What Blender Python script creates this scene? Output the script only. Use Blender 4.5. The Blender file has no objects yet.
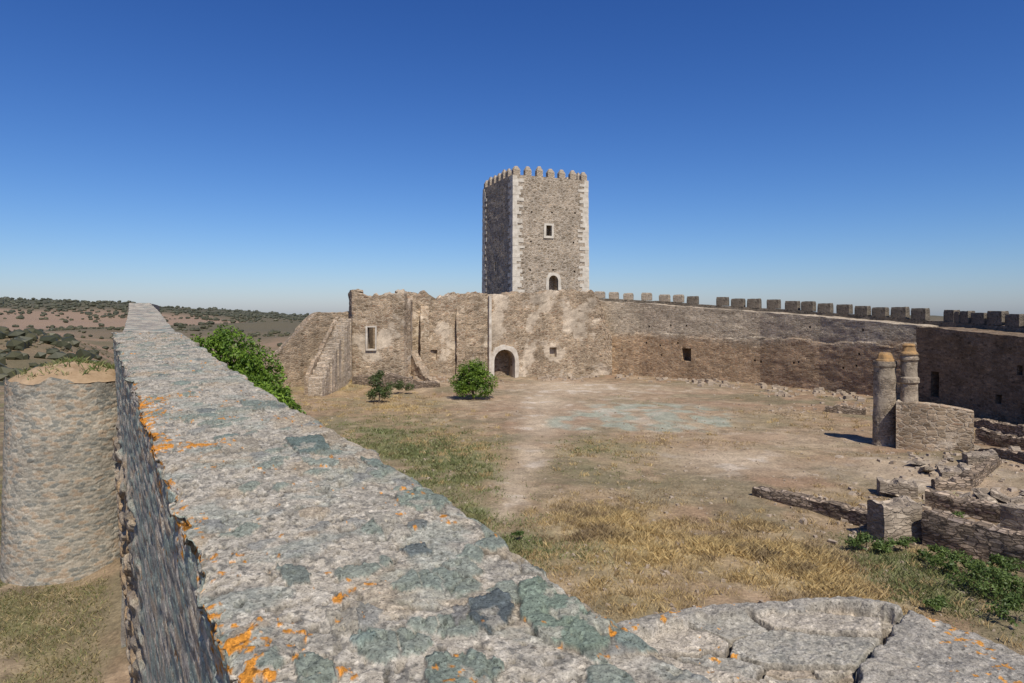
import bpy, math, random
import numpy as np
from mathutils import Vector, Matrix
random.seed(7); rng=np.random.default_rng(11)
F=682.67; CZ=7.0; HY=315.0
sc=bpy.context.scene; COL=sc.collection
def XY(px,Y): return ((px-512)/F*Y, Y)
def ZZ(py,Y): return CZ-(py-HY)/F*Y
def G(px,py,z=0.0):
    Y=(CZ-z)*F/(py-HY); return ((px-512)/F*Y,Y)
# ---------------- noise ----------------
def hsh(i,j,k,s=0):
    i=i.astype(np.int64);j=j.astype(np.int64);k=k.astype(np.int64)
    h=(i*374761393+j*668265263+k*2147483647+s*1274126177)&0xffffffff
    h=((h^(h>>13))*1274126177)&0xffffffff
    h=((h^(h>>16))*2246822519)&0xffffffff
    h=h^(h>>15)
    return (h&0xffffff)/float(0xffffff)
def vn(x,y,z,s=0):
    x=np.asarray(x,float);y=np.asarray(y,float)+0*x;z=np.asarray(z,float)+0*x
    i=np.floor(x);j=np.floor(y);k=np.floor(z);u=x-i;v=y-j;w=z-k
    u=u*u*(3-2*u);v=v*v*(3-2*v);w=w*w*(3-2*w);r=0
    for a in(0,1):
        for b in(0,1):
            for c in(0,1):
                r=r+hsh(i+a,j+b,k+c,s)*(u if a else 1-u)*(v if b else 1-v)*(w if c else 1-w)
    return r
def fbm(x,y,z=0.0,o=4,s=0):
    r=0;a=.5;t=0;x=np.asarray(x,float);y=np.asarray(y,float);z=np.asarray(z,float)
    for n in range(o):
        r=r+a*vn(x*2**n+n*7.3,y*2**n+n*3.1,z*2**n+n*5.7,s+n);t+=a;a*=.5
    return r/t
def worley(x,y,z,s=0):
    i=np.floor(x);j=np.floor(y);k=np.floor(z)
    f1=np.full(x.shape,9.);f2=np.full(x.shape,9.);idn=np.zeros(x.shape);id2=np.zeros(x.shape)
    for a in(-1,0,1):
        for b in(-1,0,1):
            for c in(-1,0,1):
                I=i+a;J=j+b;K=k+c
                d=np.sqrt((I+hsh(I,J,K,s+1)-x)**2+(J+hsh(I,J,K,s+2)-y)**2+(K+hsh(I,J,K,s+3)-z)**2)
                h=hsh(I,J,K,s+4);h2=hsh(I,J,K,s+5)
                m=d<f1
                f2=np.where(m,f1,np.minimum(f2,d));f1=np.where(m,d,f1)
                idn=np.where(m,h,idn);id2=np.where(m,h2,id2)
    return f1,f2,idn,id2
def sstep(a,b,x):
    t=np.clip((x-a)/(b-a),0,1);return t*t*(3-2*t)
# ---------------- mesh helpers ----------------
def mk(name,V,Fc,mat=None,smooth=False,col=None,parent=None,label=None,cat=None,kind=None,group=None):
    me=bpy.data.meshes.new(name)
    if isinstance(V,np.ndarray):V=V.tolist()
    if isinstance(Fc,np.ndarray):Fc=Fc.tolist()
    me.from_pydata(V,[],Fc);me.update()
    if smooth: me.polygons.foreach_set('use_smooth',[True]*len(me.polygons))
    if mat:
        for m in (mat if isinstance(mat,list) else [mat]): me.materials.append(m)
    if col is not None:
        a=me.color_attributes.new('Col','FLOAT_COLOR','POINT')
        c=np.ones((len(V),4));c[:,:3]=col;a.data.foreach_set('color',c.ravel())
    o=bpy.data.objects.new(name,me);COL.objects.link(o)
    if parent:o.parent=parent
    tag(o,label,cat,kind,group);return o
def tag(o,label=None,cat=None,kind=None,group=None):
    if label:o['label']=label
    if cat:o['category']=cat
    if kind:o['kind']=kind
    if group:o['group']=group
def gridfaces(n,m,wrap=False):
    i=np.arange(n-1)[:,None];j=np.arange(m if wrap else m-1)[None,:];j2=(j+1)%m
    a=i*m+j;b=i*m+j2;c=(i+1)*m+j2;d=(i+1)*m+j
    return np.stack([a,b,c,d],-1).reshape(-1,4)
# ---------------- material helpers ----------------
class N:
    def __init__(s,name):
        s.m=bpy.data.materials.new(name);s.m.use_nodes=True;s.t=s.m.node_tree;s.b=s.t.nodes['Principled BSDF']
        s.b.inputs['Roughness'].default_value=.9
        s.b.inputs['Specular IOR Level'].default_value=.15
    def n(s,t,**k):
        o=s.t.nodes.new(t)
        for a,v in k.items(): setattr(o,a,v)
        return o
    def l(s,a,b):s.t.links.new(a,b)
    def coord(s):return s.n('ShaderNodeTexCoord').outputs['Object']
    def map(s,v,sc):
        o=s.n('ShaderNodeMapping');s.l(v,o.inputs['Vector']);o.inputs['Scale'].default_value=sc;return o.outputs[0]
    def noise(s,v,scale,det=4,rough=.55):
        o=s.n('ShaderNodeTexNoise');s.l(v,o.inputs['Vector']);o.inputs['Scale'].default_value=scale
        o.inputs['Detail'].default_value=det;o.inputs['Roughness'].default_value=rough;return o.outputs[0]
    def ramp(s,v,st):
        o=s.n('ShaderNodeValToRGB');s.l(v,o.inputs[0]);e=o.color_ramp.elements
        while len(e)<len(st):e.new(.5)
        for q,(p,c) in zip(e,st):
            q.position=p;q.color=(c,c,c,1) if isinstance(c,(int,float)) else (*c,1)
        return o.outputs[0]
    def mix(s,f,a,b,bt='MIX'):
        o=s.n('ShaderNodeMix');o.data_type='RGBA';o.blend_type=bt
        for i,v in((0,f),(6,a),(7,b)):
            if hasattr(v,'is_output'):s.l(v,o.inputs[i])
            else:o.inputs[i].default_value=(v if i==0 else (*v,1))
        return o.outputs[2]
    def math(s,op,a,b=0.):
        o=s.n('ShaderNodeMath');o.operation=op
        for i,v in((0,a),(1,b)):
            if hasattr(v,'is_output'):s.l(v,o.inputs[i])
            else:o.inputs[i].default_value=v
        return o.outputs[0]
    def bump(s,h,st,dist,prev=None):
        o=s.n('ShaderNodeBump');o.inputs['Strength'].default_value=st;o.inputs['Distance'].default_value=dist
        s.l(h,o.inputs['Height'])
        if prev:s.l(prev,o.inputs['Normal'])
        return o.outputs[0]
def masonry(name,cols,mortar,w=.4,h=.2,mw=.09,patch=None,pth=(.5,.6),low=None,lowz=None,bumpd=.04,stain=.45,psc=.25,gain=1.0,stz=.7):
    g=lambda c:tuple(min(.75,q*gain) for q in c)
    cols=[g(c) for c in cols];mortar=g(mortar);low=[g(c) for c in low] if low else None
    M=N(name);c=M.coord()
    nz=M.n('ShaderNodeTexNoise');M.l(c,nz.inputs[0]);nz.inputs['Scale'].default_value=1.5/w;nz.inputs['Detail'].default_value=2
    ad=M.n('ShaderNodeVectorMath',operation='MULTIPLY_ADD');M.l(nz.outputs[1],ad.inputs[0]);ad.inputs[1].default_value=(w*.45,w*.45,h*.45);M.l(c,ad.inputs[2])
    mp=M.map(ad.outputs[0],(1/w,1/w,1/h))
    v=M.n('ShaderNodeTexVoronoi');M.l(mp,v.inputs['Vector']);v.inputs['Scale'].default_value=1
    e=M.n('ShaderNodeTexVoronoi',feature='DISTANCE_TO_EDGE');M.l(mp,e.inputs['Vector']);e.inputs['Scale'].default_value=1
    sp=M.n('ShaderNodeSeparateColor');M.l(v.outputs['Color'],sp.inputs[0])
    k=len(cols)
    stone=M.ramp(sp.outputs[0],[(i/(k-1),cc) for i,cc in enumerate(cols)])
    if low is not None:
        st2=M.ramp(sp.outputs[0],[(i/(len(low)-1),cc) for i,cc in enumerate(low)])
        sx=M.n('ShaderNodeSeparateXYZ');M.l(c,sx.inputs[0])
        zz=M.math('ADD',sx.outputs[2],M.math('MULTIPLY',M.math('SUBTRACT',M.noise(c,.22,5,.65),.5),lowz[1]))
        f=M.ramp(M.math('MULTIPLY',zz,.05),[(lowz[0]*.05-.02,0.),(lowz[0]*.05+.03,1.)])
        stone=M.mix(f,st2,stone)
        mortar=M.mix(f,tuple(q*t for q,t in zip(mortar,(.84,.75,.68))),mortar)
    vb=M.math('ADD',M.math('MULTIPLY',sp.outputs[1],.6),.70)
    hs=M.n('ShaderNodeHueSaturation');M.l(vb,hs.inputs['Value']);M.l(stone,hs.inputs['Color'])
    mm=M.ramp(e.outputs[0],[(0,0.),(mw,0.),(mw+.07,1.)])
    base=M.mix(mm,mortar,hs.outputs[0])
    if patch:
        pn=M.noise(c,psc,5,.6);pf=M.ramp(pn,[(pth[0],0.),(pth[1],1.)])
        base=M.mix(pf,base,patch);mm=M.mix(pf,mm,(.8,.8,.8))
    s1=M.noise(M.map(c,(1,1,stz)),.5,6,.65)
    base=M.mix(1.,base,M.ramp(s1,[(.3,1-stain),(.62,1.12)]),'MULTIPLY')
    s2=M.noise(c,9,5,.7)
    base=M.mix(1.,base,M.ramp(s2,[(.25,.62),(.7,1.22)]),'MULTIPLY')
    M.l(base,M.b.inputs['Base Color'])
    b1=M.bump(mm,.9,bumpd);b2=M.bump(s2,.7,.03,b1);M.l(b2,M.b.inputs['Normal'])
    return M.m
def vcmat(name,sc1=40,dark=.6,bd=.006,sp2=7,rough=.92,agg=0,n2r=(.72,1.15)):
    M=N(name);a=M.n('ShaderNodeAttribute');a.attribute_name='Col';c=M.coord()
    n1=M.noise(c,sc1,6,.75);n2=M.noise(c,sp2,6,.7)
    b=M.mix(1.,a.outputs[0],M.ramp(n1,[(.3,dark),(.68,1.25)]),'MULTIPLY')
    b=M.mix(1.,b,M.ramp(n2,[(.3,n2r[0]),(.65,n2r[1])]),'MULTIPLY')
    prev=None
    if agg:
        v=M.n('ShaderNodeTexVoronoi');M.l(c,v.inputs['Vector']);v.inputs['Scale'].default_value=agg
        sp=M.n('ShaderNodeSeparateColor');M.l(v.outputs['Color'],sp.inputs[0])
        b=M.mix(1.,b,M.ramp(sp.outputs[0],[(0,.55),(.12,.93),(.80,1.0),(1,1.3)]),'MULTIPLY')
        v2=M.n('ShaderNodeTexVoronoi');M.l(c,v2.inputs['Vector']);v2.inputs['Scale'].default_value=agg*2.3
        sp2_=M.n('ShaderNodeSeparateColor');M.l(v2.outputs['Color'],sp2_.inputs[0])
        b=M.mix(1.,b,M.ramp(sp2_.outputs[1],[(0,.68),(.2,.97),(.8,1.),(1,1.2)]),'MULTIPLY')
        prev=M.bump(v.outputs['Distance'],.4,.008)
        n3=M.noise(c,110,3,.6);b=M.mix(1.,b,M.ramp(n3,[(.34,.38),(.42,1.)]),'MULTIPLY')
    M.l(b,M.b.inputs['Base Color']);M.b.inputs['Roughness'].default_value=rough
    M.l(M.bump(n1,.8,bd,M.bump(n2,.8,bd*4,prev)),M.b.inputs['Normal']);return M.m
def plain(name,c1,c2,sc=5,bd=.01,rough=.9):
    M=N(name);c=M.coord();n=M.noise(c,sc,5,.65)
    M.l(M.ramp(n,[(.3,c1),(.7,c2)]),M.b.inputs['Base Color']);M.l(M.bump(n,.8,bd),M.b.inputs['Normal'])
    M.b.inputs['Roughness'].default_value=rough;return M.m
m_tower=masonry('tower_masonry',[(.16,.12,.08),(.30,.235,.165),(.36,.285,.21),(.24,.18,.12)],(.38,.32,.25),.42,.2,.07,stain=.28,gain=1.12)
m_pal=masonry('palace_masonry',[(.19,.135,.085),(.33,.24,.155),(.39,.29,.195),(.27,.17,.105)],(.40,.315,.225),.4,.17,.06,patch=(.53,.43,.32),pth=(.52,.565),psc=.32,stain=.46,gain=1.1)
m_pal2=masonry('palace_masonry_brown',[(.17,.125,.08),(.29,.21,.14),(.35,.26,.175),(.24,.16,.10)],(.34,.265,.19),.4,.17,.06,stain=.42,gain=1.12)
m_curt=masonry('curtain_masonry',[(.24,.19,.135),(.36,.285,.205),(.43,.35,.26),(.31,.235,.165)],(.43,.355,.265),.38,.14,.06,
   low=[(.20,.125,.07),(.36,.235,.135),(.41,.28,.17),(.30,.18,.105)],lowz=(4.4,3.0),stain=.38,gain=1.14,stz=1.3)
m_curtd=masonry('shaded_curtain_masonry',[(.12,.085,.055),(.20,.14,.09),(.26,.185,.12),(.18,.115,.07)],(.22,.165,.115),.42,.16,.06,stain=.45,stz=1.0)  # shade of the right-hand curtain section put into darker stone and mortar colours
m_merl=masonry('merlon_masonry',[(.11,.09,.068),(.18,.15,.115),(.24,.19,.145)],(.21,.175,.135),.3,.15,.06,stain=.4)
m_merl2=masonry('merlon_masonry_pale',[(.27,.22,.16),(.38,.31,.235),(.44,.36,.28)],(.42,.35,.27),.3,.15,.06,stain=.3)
m_low=masonry('low_wall_masonry',[(.13,.10,.075),(.25,.185,.13),(.34,.26,.19),(.19,.15,.12)],(.12,.09,.065),.30,.085,.05,bumpd=.05,stain=.35,gain=1.2)
m_lowp=masonry('pier_masonry',[(.22,.175,.13),(.35,.28,.21),(.44,.36,.27)],(.30,.24,.18),.34,.12,.05,bumpd=.04,stain=.4)
m_col=masonry('column_masonry',[(.26,.195,.135),(.34,.265,.19),(.40,.32,.24)],(.36,.29,.22),.3,.09,.06,patch=(.42,.34,.25),pth=(.48,.56),psc=.9,stain=.45)
m_white=plain('pale_limestone',(.40,.35,.28),(.64,.58,.49),1.6,.03)
m_plaster=plain('old_whitewash',(.36,.29,.22),(.64,.58,.49),1.5,.02)
m_terra=plain('orange_stained_stone',(.20,.14,.08),(.44,.25,.1),4,.04)
m_soil=plain('wall_top_soil',(.24,.16,.09),(.38,.27,.17),3,.03)
m_vc=vcmat('weathered_stone_top',38,.60,.006,9,.92,agg=50,n2r=(.80,1.1))
m_vg=vcmat('ground_soil',9,.52,.03,1.3)
m_rub=plain('rubble_stone',(.24,.18,.125),(.42,.34,.26),2,.03)
def leafmat(name,tint):
    M=N(name);a=M.n('ShaderNodeAttribute');a.attribute_name='Col'
    M.l(a.outputs[0],M.b.inputs['Base Color']);M.b.inputs['Roughness'].default_value=.5
    M.b.inputs['Specular IOR Level'].default_value=.35
    tr=M.n('ShaderNodeBsdfTranslucent');M.l(a.outputs[0],tr.inputs[0]);mx=M.n('ShaderNodeMixShader');mx.inputs[0].default_value=tint
    M.l(M.b.outputs[0],mx.inputs[1]);M.l(tr.outputs[0],mx.inputs[2]);M.l(mx.outputs[0],M.t.nodes['Material Output'].inputs[0]);return M.m
m_leaf=leafmat('leaf_green',.35);m_grass=leafmat('grass_blade',.25)
m_bark=plain('bark',(.10,.075,.05),(.2,.15,.11),8)
# ---------------- boolean ----------------
def cut(o,cutters):
    for c in cutters:
        md=o.modifiers.new('b','BOOLEAN');md.operation='DIFFERENCE';md.object=c;md.solver='EXACT'
    dg=bpy.context.evaluated_depsgraph_get();dg.update()
    me=bpy.data.meshes.new_from_object(o.evaluated_get(dg));old=o.data
    o.modifiers.clear();o.data=me
    if len(me.materials)==0:
        for m in old.materials:me.materials.append(m)
    for c in cutters:bpy.data.objects.remove(c,do_unlink=True)
def archprism(w,h,d,arch=True,x0=0):
    pr=[(-w/2,0),(w/2,0)]
    if arch:
        r=w/2
        for i in range(0,11):
            a=math.pi*i/10;pr.append((r*math.cos(a),h-r+r*math.sin(a)))
    else:pr+=[(w/2,h),(-w/2,h)]
    n=len(pr);V=[(x,-d/2,z) for x,z in pr]+[(x,d/2,z) for x,z in pr]
    Fc=[list(range(n)),list(range(2*n-1,n-1,-1))]+[[i,i+n,(i+1)%n+n,(i+1)%n] for i in range(n)]
    return V,Fc
def cutter(x,y,z,ang,w,h,d,arch=False):
    V,Fc=archprism(w,h,d,arch);o=mk('cutter',V,Fc)
    o.location=(x,y,z);o.rotation_euler=(0,0,ang);return o
def frame(name,parent,x,y,z,ang,w,h,t,d,mat,arch=False,jit=.05):
    def prof(w,h,b,j=0):
        J=lambda:random.uniform(-j,j)
        if arch:
            r=w/2;p=[(-w/2+J(),b),(-w/2+J(),(h-r)*.33),(-w/2+J(),(h-r)*.66)]
            p+= [(-r*math.cos(math.pi*i/10)+J(),h-r+r*math.sin(math.pi*i/10)+J()) for i in range(11)]
            p+=[(w/2+J(),(h-r)*.66),(w/2+J(),(h-r)*.33),(w/2+J(),b)];return p
        return [(-w/2+J(),b),(-w/2+J(),h+J()),(w/2+J(),h+J()),(w/2+J(),b)]
    a=prof(w,h,0);b=prof(w+2*t,h+t,0 if arch else -t,jit)
    n=len(a);V=[]
    for yy in(-d/2,d/2):
        V+=[(px_,yy,pz) for px_,pz in a]+[(px_,yy,pz) for px_,pz in b]
    Fc=[]
    rg=range(n-1) if arch else range(n)
    for i in rg:
        j=(i+1)%n
        Fc+=[[i,j,n+j,n+i],[2*n+i,3*n+i,3*n+j,2*n+j],[i,2*n+i,2*n+j,j],[n+i,n+j,3*n+j,3*n+i]]
    if arch: Fc+=[[0,n,3*n,2*n],[n-1,2*n+n-1,3*n+n-1,n+n-1]]
    o=mk(name,V,Fc,mat);o.location=(x,y,z);o.rotation_euler=(0,0,ang);o.parent=parent
    return o
# ---------------- rough wall builder ----------------
def rough_wall(name,path,thick,ztop,zbot,mat,ds=.45,dz=.4,rough=.07,jag=.2,seed=0,side=1,ledge=None,nt=5,parent=None,lowf=.0,blk=.5,blkw=.8,**tg):
    p=np.array(path,float);L=np.r_[0,np.cumsum(np.hypot(*np.diff(p,axis=0).T))]
    n=max(3,int(L[-1]/ds)+1);s=np.linspace(0,L[-1],n)
    x=np.interp(s,L,p[:,0]);y=np.interp(s,L,p[:,1])
    zt=np.interp(s,L,ztop) if hasattr(ztop,'__len__') else np.full(n,float(ztop))
    zb=np.interp(s,L,zbot) if hasattr(zbot,'__len__') else np.full(n,float(zbot))
    tx=np.gradient(x);ty=np.gradient(y);l=np.hypot(tx,ty);tx/=l;ty/=l
    ox,oy=(-ty*side,tx*side)
    jn=(fbm(s/1.7+seed*3.1,s*0+seed,0,3,seed)-.5)*2*jag+(hsh(np.floor(s/blkw+seed*.37),s*0,s*0,seed)-.5)*jag*blk*2
    zt=zt+jn
    nz=max(3,int((np.max(zt-zb))/dz)+1);ring=[]
    for i in range(nz+1):ring.append((0.,i/nz,0))
    for i in range(1,nt):ring.append((i/nt,1.,1))
    for i in range(nz,-1,-2):ring.append((1.,i/nz,2))
    if ring[-1][1]!=0:ring.append((1.,0.,2))
    R=len(ring);c=np.array([r[0] for r in ring]);h=np.array([r[1] for r in ring]);kd=np.array([r[2] for r in ring])
    Z=zb[:,None]+(zt-zb)[:,None]*h[None,:]
    off=thick*c[None,:]+0*Z
    X=x[:,None]+ox[:,None]*off;Y=y[:,None]+oy[:,None]*off
    if ledge is not None:
        lz=np.interp(s,L,ledge)+ (fbm(s/2,s*0,5,3,seed)-.5)*.8
        pr=np.where((Z<lz[:,None])&(kd[None,:]==0),-.07,0.)
        X+=ox[:,None]*pr;Y+=oy[:,None]*pr
    d=(fbm(X/.9,Y/.9,Z/.5,4,seed+5)-.5)*2*rough+(fbm(X/4,Y/4,Z/3,2,seed+9)-.5)*2*lowf
    sg=np.where(kd==0,1,np.where(kd==2,-1,0))[None,:]
    X+=ox[:,None]*d*sg;Y+=oy[:,None]*d*sg
    Z=Z+np.where(kd[None,:]==1,(fbm(X/.5,Y/.5,0,3,seed+7)-.5)*2*min(jag,.25),0)
    V=np.stack([X,Y,Z],-1).reshape(-1,3)
    fc=gridfaces(n,R,True).tolist();fc.append(list(range(R-1,-1,-1)));fc.append([(n-1)*R+i for i in range(R)])
    if side<0: fc=[f[::-1] for f in fc]
    return mk(name,V,fc,mat,parent=parent,**tg)

# ============ WORLD / CAMERA / SUN ============
AZ=math.atan2(.36,-.933);EL=math.radians(53)
w=bpy.data.worlds.new('World');sc.world=w;w.use_nodes=True;nt_=w.node_tree
bg=nt_.nodes['Background'];sky=nt_.nodes.new('ShaderNodeTexSky');sky.sky_type='NISHITA';sky.sun_disc=False
sky.sun_elevation=EL;sky.sun_rotation=AZ;sky.altitude=300;sky.air_density=1.0;sky.dust_density=.6;sky.ozone_density=3.0
sp=nt_.nodes.new('ShaderNodeSeparateColor');cb_=nt_.nodes.new('ShaderNodeCombineColor');nt_.links.new(sky.outputs[0],sp.inputs[0])
for i,(p_,a_) in enumerate([(1.62,1.34),(1.36,1.20),(1.10,1.36)]):
    m1=nt_.nodes.new('ShaderNodeMath');m1.operation='MULTIPLY';m1.inputs[1].default_value=.085
    m2=nt_.nodes.new('ShaderNodeMath');m2.operation='POWER';m2.inputs[1].default_value=p_
    m3=nt_.nodes.new('ShaderNodeMath');m3.operation='MULTIPLY';m3.inputs[1].default_value=a_/.1
    nt_.links.new(sp.outputs[i],m1.inputs[0]);nt_.links.new(m1.outputs[0],m2.inputs[0]);nt_.links.new(m2.outputs[0],m3.inputs[0]);nt_.links.new(m3.outputs[0],cb_.inputs[i])
nt_.links.new(cb_.outputs[0],bg.inputs[0]);bg.inputs[1].default_value=.1
sd=Vector((math.sin(AZ)*math.cos(EL),math.cos(AZ)*math.cos(EL),math.sin(EL)))
ld=bpy.data.lights.new('sun','SUN');ld.energy=5.0;ld.angle=math.radians(.5);ld.color=(1,.955,.86)
lo=bpy.data.objects.new('sun',ld);COL.objects.link(lo);lo.rotation_euler=sd.to_track_quat('Z','Y').to_euler();lo.location=sd*100
cd=bpy.data.cameras.new('camera');co=bpy.data.objects.new('camera',cd);COL.objects.link(co);sc.camera=co
cd.lens=24;cd.sensor_width=36;cd.clip_end=20000;cd.clip_start=.05;co.location=(0,0,CZ);co.rotation_euler=(math.pi/2,0,0)
cd.shift_y=-(341.5-HY)/1024
sc.view_settings.view_transform='Standard';sc.view_settings.look='None';sc.view_settings.exposure=0

# ============ GROUND ============
def blobs(L):
    out=[]
    for px,py,rx,ry,wt in L:
        x,y=G(px,py);y1=G(px,py-ry*.8)[1];y0=G(px,py+ry)[1];out.append((x,y,rx/F*y,(y1-y0)/2,wt))
    return out
DRY=blobs([(700,558,100,26,1.5),(620,520,55,18,.8),(790,560,55,28,.9),(435,438,45,16,.6),(345,385,45,12,1.2),(395,405,60,12,.9),(850,500,60,20,.4),(560,560,50,26,.5),(470,455,40,18,.6),(780,420,90,13,.45),(570,520,50,20,.45),(640,600,60,25,.8),(860,600,60,30,.5),(900,560,50,20,.35),(620,450,60,16,.6),(700,440,60,10,.4),(640,545,50,16,.8),(820,455,60,12,.4),(650,500,70,16,.5),(735,525,70,10,.6)])
GRN=blobs([(450,475,62,38,1.1),(375,432,55,20,.9),(490,520,36,28,.9),(585,445,50,14,.5),(620,470,50,18,.45),(965,595,90,36,1.1),(885,550,45,22,.8),(420,450,55,28,.9),(640,400,60,8,.3),(520,560,40,30,.5),(590,560,50,30,.3),(560,545,50,18,.4),(960,500,40,15,.4)])
BAR=blobs([(562,386,36,7,1.2),(546,402,20,9,1.2),(541,425,18,14,1.1),(530,455,14,18,1.1),(514,485,14,18,1.),(502,510,12,12,.8),(725,460,60,12,.9),(800,440,70,10,.4),(640,412,90,20,.5),(690,495,70,10,.2),(980,490,60,30,.6),(620,388,90,6,.6),(900,470,60,12,.6),(500,400,50,8,.3)])
FLR=blobs([(650,412,75,14,1.),(600,423,60,8,.8),(690,422,40,8,.7)])
def ff(L,x,y):
    r=0*x
    for a,b,rx,ry,wt in L:
        q=((x-a)/rx)**2+((y-b)/ry)**2;r=r+wt*np.exp(-q*.9)
    return r
def outd(x,y):
    lim=np.where(y<13,.55-.62*y,-7.5-.553*(y-13));return (lim-x)*.86
def height(x,y):
    d=np.hypot(x,y);a=np.degrees(np.arctan2(x,y))
    inside=(fbm(x/6,y/6,0,3,3)-.5)*.35+(fbm(x/.9,y/.9,0,3,4)-.5)*.16
    mound=1.5*np.exp(-(((x+13)/7)**2+((y-71)/6)**2))
    mound=mound+.35*np.exp(-(((x-22)/5)**2+((y-30)/4)**2))
    z=inside+mound
    r=np.hypot(x-8,y-42)
    od=np.maximum(outd(x,y),r-58)
    z=z-.4*sstep(-.5,1.2,od)
    z=z-7*sstep(6,55,od)
    far=sstep(60,150,d)
    left=sstep(-26,-36,a)
    h1=(8.0*sstep(90,300,d)-14*sstep(330,700,d))*left
    h1=h1-12*sstep(100,400,d)*(1-left)
    ridge=np.interp(a,[-180,-60,-45,-37,-33,-28,-22,-16,0,180],[20,40,44,46,42,36,22,10,6,4])
    ridge=ridge+ (fbm(a/3.+9,d/500,0,4,21)-.5)*18
    z=z+h1*far+ (ridge+12)*sstep(900,2300,d)*1.05-60*sstep(2600,5000,d)
    z=z+(fbm(x/90,y/90,0,5,8)-.5)*12*sstep(80,300,d)+(fbm(x/350,y/350,0,5,9)-.5)*44*sstep(450,1300,d)
    return z
def axis(a,b,st,lim,g=1.05):
    c=list(np.arange(a,b,st));s=st;v=c[-1]
    while v<lim:s*=g;v+=s;c.append(v)
    s=st;v=c[0];pre=[]
    while v>-lim:s*=g;v-=s;pre.append(v)
    return np.array(pre[::-1]+c)
ax=axis(-24,34,.2,7000,1.035);ay=axis(5,84,.22,7000,1.04)
gx,gy=np.meshgrid(ax,ay,indexing='ij');gx=gx.ravel();gy=gy.ravel();gz=height(gx,gy)
def lerp(a,b,t):
    t=np.clip(t,0,1)[:,None];return a*(1-t)+np.array(b)*t
def fields(x,y):
    n=fbm(x/1.6,y/1.6,0,4,31);n2=fbm(x/.5,y/.5,0,3,33)
    dry=ff(DRY,x,y)*(.1+1.8*n);grn=ff(GRN,x,y)*np.clip(2.6*fbm(x/1.3,y/1.3,3,4,35)-.35,0,2);bar=ff(BAR,x,y)*(.6+.8*n)
    return dry,grn,bar,n,n2
def gcol(x,y):
    dry,grn,bar,n,n2=fields(x,y)
    c=np.ones((len(x),3))*np.array((.31,.215,.135))
    c=lerp(c,(.39,.285,.185),sstep(.4,.65,n));c=lerp(c,(.21,.15,.093),.85*sstep(.48,.64,n2))
    c=lerp(c,(.30,.18,.11),.5*sstep(.5,.62,fbm(x/2.2,y/2.2,8,4,39)))
    c=lerp(c,(.18,.155,.09),.7*sstep(.49,.61,fbm(x/3,y/3,5,4,37))*(1-np.clip(bar,0,1)))
    c=lerp(c,(.42,.32,.165),dry*.5);c=lerp(c,(.17,.17,.08),grn*.6);c=lerp(c,(.47,.365,.255),bar*.8)
    fl=ff(FLR,x,y);c=lerp(c,(.32,.335,.26),sstep(.35,.6,fl)*sstep(.40,.58,fbm(x/.9,y/1.4,2,4,40))*.8)
    c=lerp(c,(.58,.49,.39),sstep(.58,.70,fbm(x/1.1,y/1.1,9,4,44))*np.clip(bar,0,1)*.8)
    d=np.hypot(x,y);r=np.hypot(x-8,y-42);od=np.maximum(outd(x,y),r-58)
    o=sstep(0,2,od);f=fbm(x/1.6,y/1.6,1,4,50)
    oc=np.ones_like(c)*np.array((.27,.20,.125));oc=lerp(oc,(.15,.145,.065),sstep(.46,.56,f)*.75);oc=lerp(oc,(.38,.29,.19),sstep(.54,.64,fbm(x/.8,y/.8,1,4,51))*.6)
    oc=lerp(oc,(.14,.105,.07),sstep(.50,.60,fbm(x/.4,y/.4,6,3,57))*.75)
    c=c*(1-o[:,None])+oc*o[:,None]
    ff_=sstep(60,160,d);f2=fbm(x/70,y/70,2,5,52);f3=fbm(x/14,y/14,2,4,53)
    hc=np.ones_like(c)*np.array((.30,.20,.125));hc=lerp(hc,(.20,.15,.09),sstep(.48,.56,f2)*.9);hc=lerp(hc,(.14,.12,.065),sstep(.56,.64,f3)*.7)
    c=c*(1-ff_[:,None])+hc*ff_[:,None]
    f4=sstep(500,1000,d);f5=fbm(x/300,y/300,2,5,55)
    fc=np.ones_like(c)*np.array((.13,.11,.07));fc=lerp(fc,(.28,.195,.135),sstep(.48,.54,f5));fc=lerp(fc,(.085,.085,.055),sstep(1500,2000,d)*.85)
    return c*(1-f4[:,None])+fc*f4[:,None]
gc=gcol(gx,gy)
mk('ground',np.stack([gx,gy,gz],1),gridfaces(len(ax),len(ay))[:,::-1],m_vg,True,gc,kind='structure')

# ============ GRASS ============
def blades(name,x,y,h,w,c,per=5,spread=.12,zf=None,lean=.5,**tg):
    n=len(x)
    X=np.repeat(x,per)+rng.normal(0,1,n*per)*np.repeat(spread*np.ones(n),per)
    Y=np.repeat(y,per)+rng.normal(0,1,n*per)*np.repeat(spread*np.ones(n),per)
    H=np.repeat(h*np.ones(n),per)*rng.uniform(.4,1.25,n*per);Wd=np.repeat(w*np.ones(n),per)
    Zb=(height(X,Y) if zf is None else zf(X,Y))-.02
    a=rng.uniform(0,2*np.pi,n*per);b=rng.uniform(0,2*np.pi,n*per);ln=rng.uniform(.1,lean,n*per)*H
    dx=np.cos(a)*Wd/2;dy=np.sin(a)*Wd/2;lx=np.cos(b)*ln;ly=np.sin(b)*ln
    V=np.stack([np.stack([X-dx,Y-dy,Zb],1),np.stack([X+dx,Y+dy,Zb],1),np.stack([X+dx*.6+lx*.4,Y+dy*.6+ly*.4,Zb+H*.6],1),np.stack([X+lx,Y+ly,Zb+H],1)],1).reshape(-1,3)
    k=np.arange(n*per)*4;Fc=np.stack([k,k+1,k+2,k+3],1)
    C=np.repeat(c,per,0)*rng.uniform(.65,1.3,(n*per,1));C=np.repeat(C,4,0)
    return mk(name,V,Fc,m_grass,False,C,**tg)
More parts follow.
